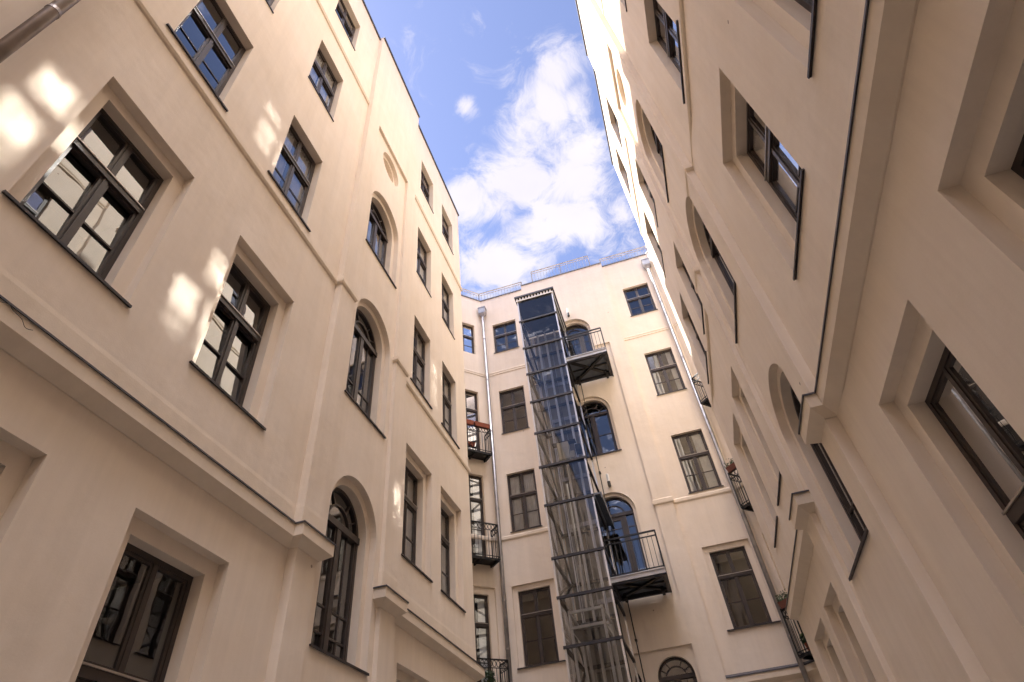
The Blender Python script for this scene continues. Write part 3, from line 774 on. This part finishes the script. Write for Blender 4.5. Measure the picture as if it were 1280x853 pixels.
bm = bmesh.new(); box_w(bm, -400, -400, BASE-.2, 800, 800, .2)
o = obj('ground', bm, m, None, loc=(0, 0, BASE)); tag(o, kind='structure')

# ================================================================== light, sky, camera
SUN = Vector((-1, .09, 1.19)).normalized()
elev = math.asin(SUN.z); az = math.atan2(SUN.x, SUN.y)       # azimuth clockwise from +Y
w = bpy.data.worlds.new('World'); sc.world = w; w.cycles.sampling_method = 'MANUAL'; w.cycles.sample_map_resolution = 512; w.use_nodes = True; nt = w.node_tree; nt.nodes.clear(); L = nt.links
sky = N(nt, 'ShaderNodeTexSky', sky_type='NISHITA'); sky.sun_disc = False; sky.sun_elevation = elev; sky.sun_rotation = az
sky.air_density = 1.0; sky.dust_density = .6; sky.ozone_density = 1.6
out = N(nt, 'ShaderNodeOutputWorld'); bg = N(nt, 'ShaderNodeBackground', Strength=.05)
tc = N(nt, 'ShaderNodeTexCoord'); sep = N(nt, 'ShaderNodeSeparateXYZ'); L.new(tc.outputs['Generated'], sep.inputs[0])
mz = N(nt, 'ShaderNodeMath', operation='MAXIMUM'); mz.inputs[1].default_value = .06; L.new(sep.outputs['Z'], mz.inputs[0])
def M2(op, a, b, clamp=False):
    n = N(nt, 'ShaderNodeMath', operation=op, use_clamp=clamp)
    for i, v in enumerate((a, b)):
        if isinstance(v, (int, float)): n.inputs[i].default_value = v
        else: L.new(v, n.inputs[i])
    return n.outputs[0]
px = M2('DIVIDE', sep.outputs['X'], mz.outputs[0]); py = M2('DIVIDE', sep.outputs['Y'], mz.outputs[0])
cb = N(nt, 'ShaderNodeCombineXYZ'); L.new(px, cb.inputs[0]); L.new(py, cb.inputs[1])
# warped coordinate
nw = N(nt, 'ShaderNodeTexNoise', Scale=7., Detail=4.); L.new(cb.outputs[0], nw.inputs['Vector'])
va = N(nt, 'ShaderNodeVectorMath', operation='MULTIPLY_ADD'); va.inputs[1].default_value = (.09, .09, 0); L.new(nw.outputs['Color'], va.inputs[0]); L.new(cb.outputs[0], va.inputs[2])
vsu = N(nt, 'ShaderNodeVectorMath', operation='SUBTRACT'); vsu.inputs[1].default_value = (.045, .045, 0); L.new(va.outputs[0], vsu.inputs[0])
n1 = N(nt, 'ShaderNodeTexNoise', Scale=10., Detail=11., Roughness=.69, Distortion=.7); L.new(vsu.outputs[0], n1.inputs['Vector'])
# cloud masses placed by direction (x/z, y/z, radius x, radius y, weight)
blobs = [(-.07, .62, .10, .09, 1.), (-.02, .52, .055, .09, .9), (.045, .43, .045, .06, .9), (.02, .62, .08, .12, 1.), (.01, .50, .045, .07, 1.), (-.04, .74, .15, .08, 1.), (-.18, .80, .12, .09, 1.),
         (-.19, .62, .055, .06, 1.), (-.13, .66, .06, .06, .8), (-.125, .445, .022, .024, .8), (.10, .76, .06, .06, .75), (-.11, .70, .05, .05, .5), (.06, .50, .03, .06, .8),
         (.05, -.14, .22, .17, 1.5), (.1, -.45, .3, .2, 1.4), (-.6, .6, .25, .35, .8), (.35, .9, .25, .3, .9), (-.5, -.3, .3, .2, .7), (-.3, 1.4, .8, .3, .9), (.8, .0, .25, .3, .8)]  # row opens with two unseen overhead clouds, added to brighten the lower walls
acc = None
for x, y, rx, ry, wt in blobs:
    dx = M2('DIVIDE', M2('SUBTRACT', px, x), rx); dy = M2('DIVIDE', M2('SUBTRACT', py, y), ry)
    g_ = M2('MULTIPLY', M2('POWER', 2.718, M2('MULTIPLY', M2('ADD', M2('MULTIPLY', dx, dx), M2('MULTIPLY', dy, dy)), -1.)), wt)
    acc = g_ if acc is None else M2('MAXIMUM', acc, g_)
cov = M2('ADD', M2('MULTIPLY', acc, .92), M2('MULTIPLY', M2('SUBTRACT', n1.outputs['Fac'], .5), 2.0))
ramp = N(nt, 'ShaderNodeMapRange', interpolation_type='SMOOTHSTEP')
for k, v in (('From Min', .12), ('From Max', .80), ('To Min', 0.), ('To Max', .95)): ramp.inputs[k].default_value = v
L.new(cov, ramp.inputs['Value'])
n5 = N(nt, 'ShaderNodeTexNoise', Scale=5., Detail=5.); L.new(vsu.outputs[0], n5.inputs['Vector'])
cc = N(nt, 'ShaderNodeMix', data_type='RGBA'); cc.inputs['A'].default_value = (2.7, 2.55, 3.0, 1); cc.inputs['B'].default_value = (3.65, 3.5, 3.7, 1)
L.new(n5.outputs['Fac'], cc.inputs['Factor'])
# added unseen fill light: cloud overhead and behind is brightened to lift low walls
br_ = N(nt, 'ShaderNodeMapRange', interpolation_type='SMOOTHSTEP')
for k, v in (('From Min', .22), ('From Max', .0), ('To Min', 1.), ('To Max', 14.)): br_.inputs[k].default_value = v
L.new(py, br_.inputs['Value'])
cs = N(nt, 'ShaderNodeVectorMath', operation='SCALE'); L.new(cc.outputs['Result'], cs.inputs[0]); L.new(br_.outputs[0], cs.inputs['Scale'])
# thin veil that whitens the blue a little
veil = N(nt, 'ShaderNodeMix', data_type='RGBA'); veil.inputs['B'].default_value = (2.75, 2.75, 3.6, 1); veil.inputs['Factor'].default_value = .10
stn = N(nt, 'ShaderNodeVectorMath', operation='MULTIPLY'); stn.inputs[1].default_value = (.75, .715, .845)
L.new(sky.outputs[0], stn.inputs[0]); L.new(stn.outputs[0], veil.inputs['A'])
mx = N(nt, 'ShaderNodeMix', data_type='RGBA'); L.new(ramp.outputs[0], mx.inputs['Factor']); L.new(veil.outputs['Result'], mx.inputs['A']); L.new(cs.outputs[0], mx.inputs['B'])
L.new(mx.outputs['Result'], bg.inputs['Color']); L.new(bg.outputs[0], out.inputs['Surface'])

ld = bpy.data.lights.new('sun', 'SUN'); ld.energy = 2.0; ld.angle = R(.8); ld.color = (1, .94, .86)
lo = bpy.data.objects.new('sun', ld); COL.objects.link(lo); lo.rotation_euler = SUN.to_track_quat('Z', 'Y').to_euler(); lo.location = (-20, 5, 40)

cd = bpy.data.cameras.new('camera'); cam = bpy.data.objects.new('camera', cd); COL.objects.link(cam); sc.camera = cam
yaw, pitch, roll = R(12.082), R(43.346), R(-6.877)
cd.sensor_width = 36; cd.lens = 736.42/1280*36; cd.clip_end = 2000; cd.clip_start = .05
f = Vector((-math.sin(yaw)*math.cos(pitch), math.cos(yaw)*math.cos(pitch), math.sin(pitch))); r = Vector((math.cos(yaw), math.sin(yaw), 0)); u = r.cross(f)
r_ = r*math.cos(roll)+u*math.sin(roll); u_ = u*math.cos(roll)-r*math.sin(roll)
cam.matrix_world = Matrix(((r_.x, u_.x, -f.x, 0), (r_.y, u_.y, -f.y, 0), (r_.z, u_.z, -f.z, ZO), (0, 0, 0, 1)))

for o in sc.objects:
    if 'base' in o.keys(): del o['base']
sc.view_settings.view_transform = 'Standard'; sc.view_settings.look = 'None'; sc.view_settings.gamma = 1; sc.view_settings.exposure = 2.7
sc.render.engine = 'CYCLES'
sc.cycles.max_bounces = 8; sc.cycles.diffuse_bounces = 5; sc.cycles.glossy_bounces = 4; sc.cycles.transparent_max_bounces = 12
sc.cycles.use_guiding = True; sc.cycles.use_surface_guiding = True; sc.cycles.use_volume_guiding = False; sc.cycles.guiding_training_samples = 128
sc.cycles.blur_glossy = 0; sc.cycles.sample_clamp_indirect = 12; sc.cycles.caustics_reflective = True   # sun thrown back by the window panes onto the shaded wall
sc.cycles.use_denoising = True; sc.cycles.adaptive_threshold = .02
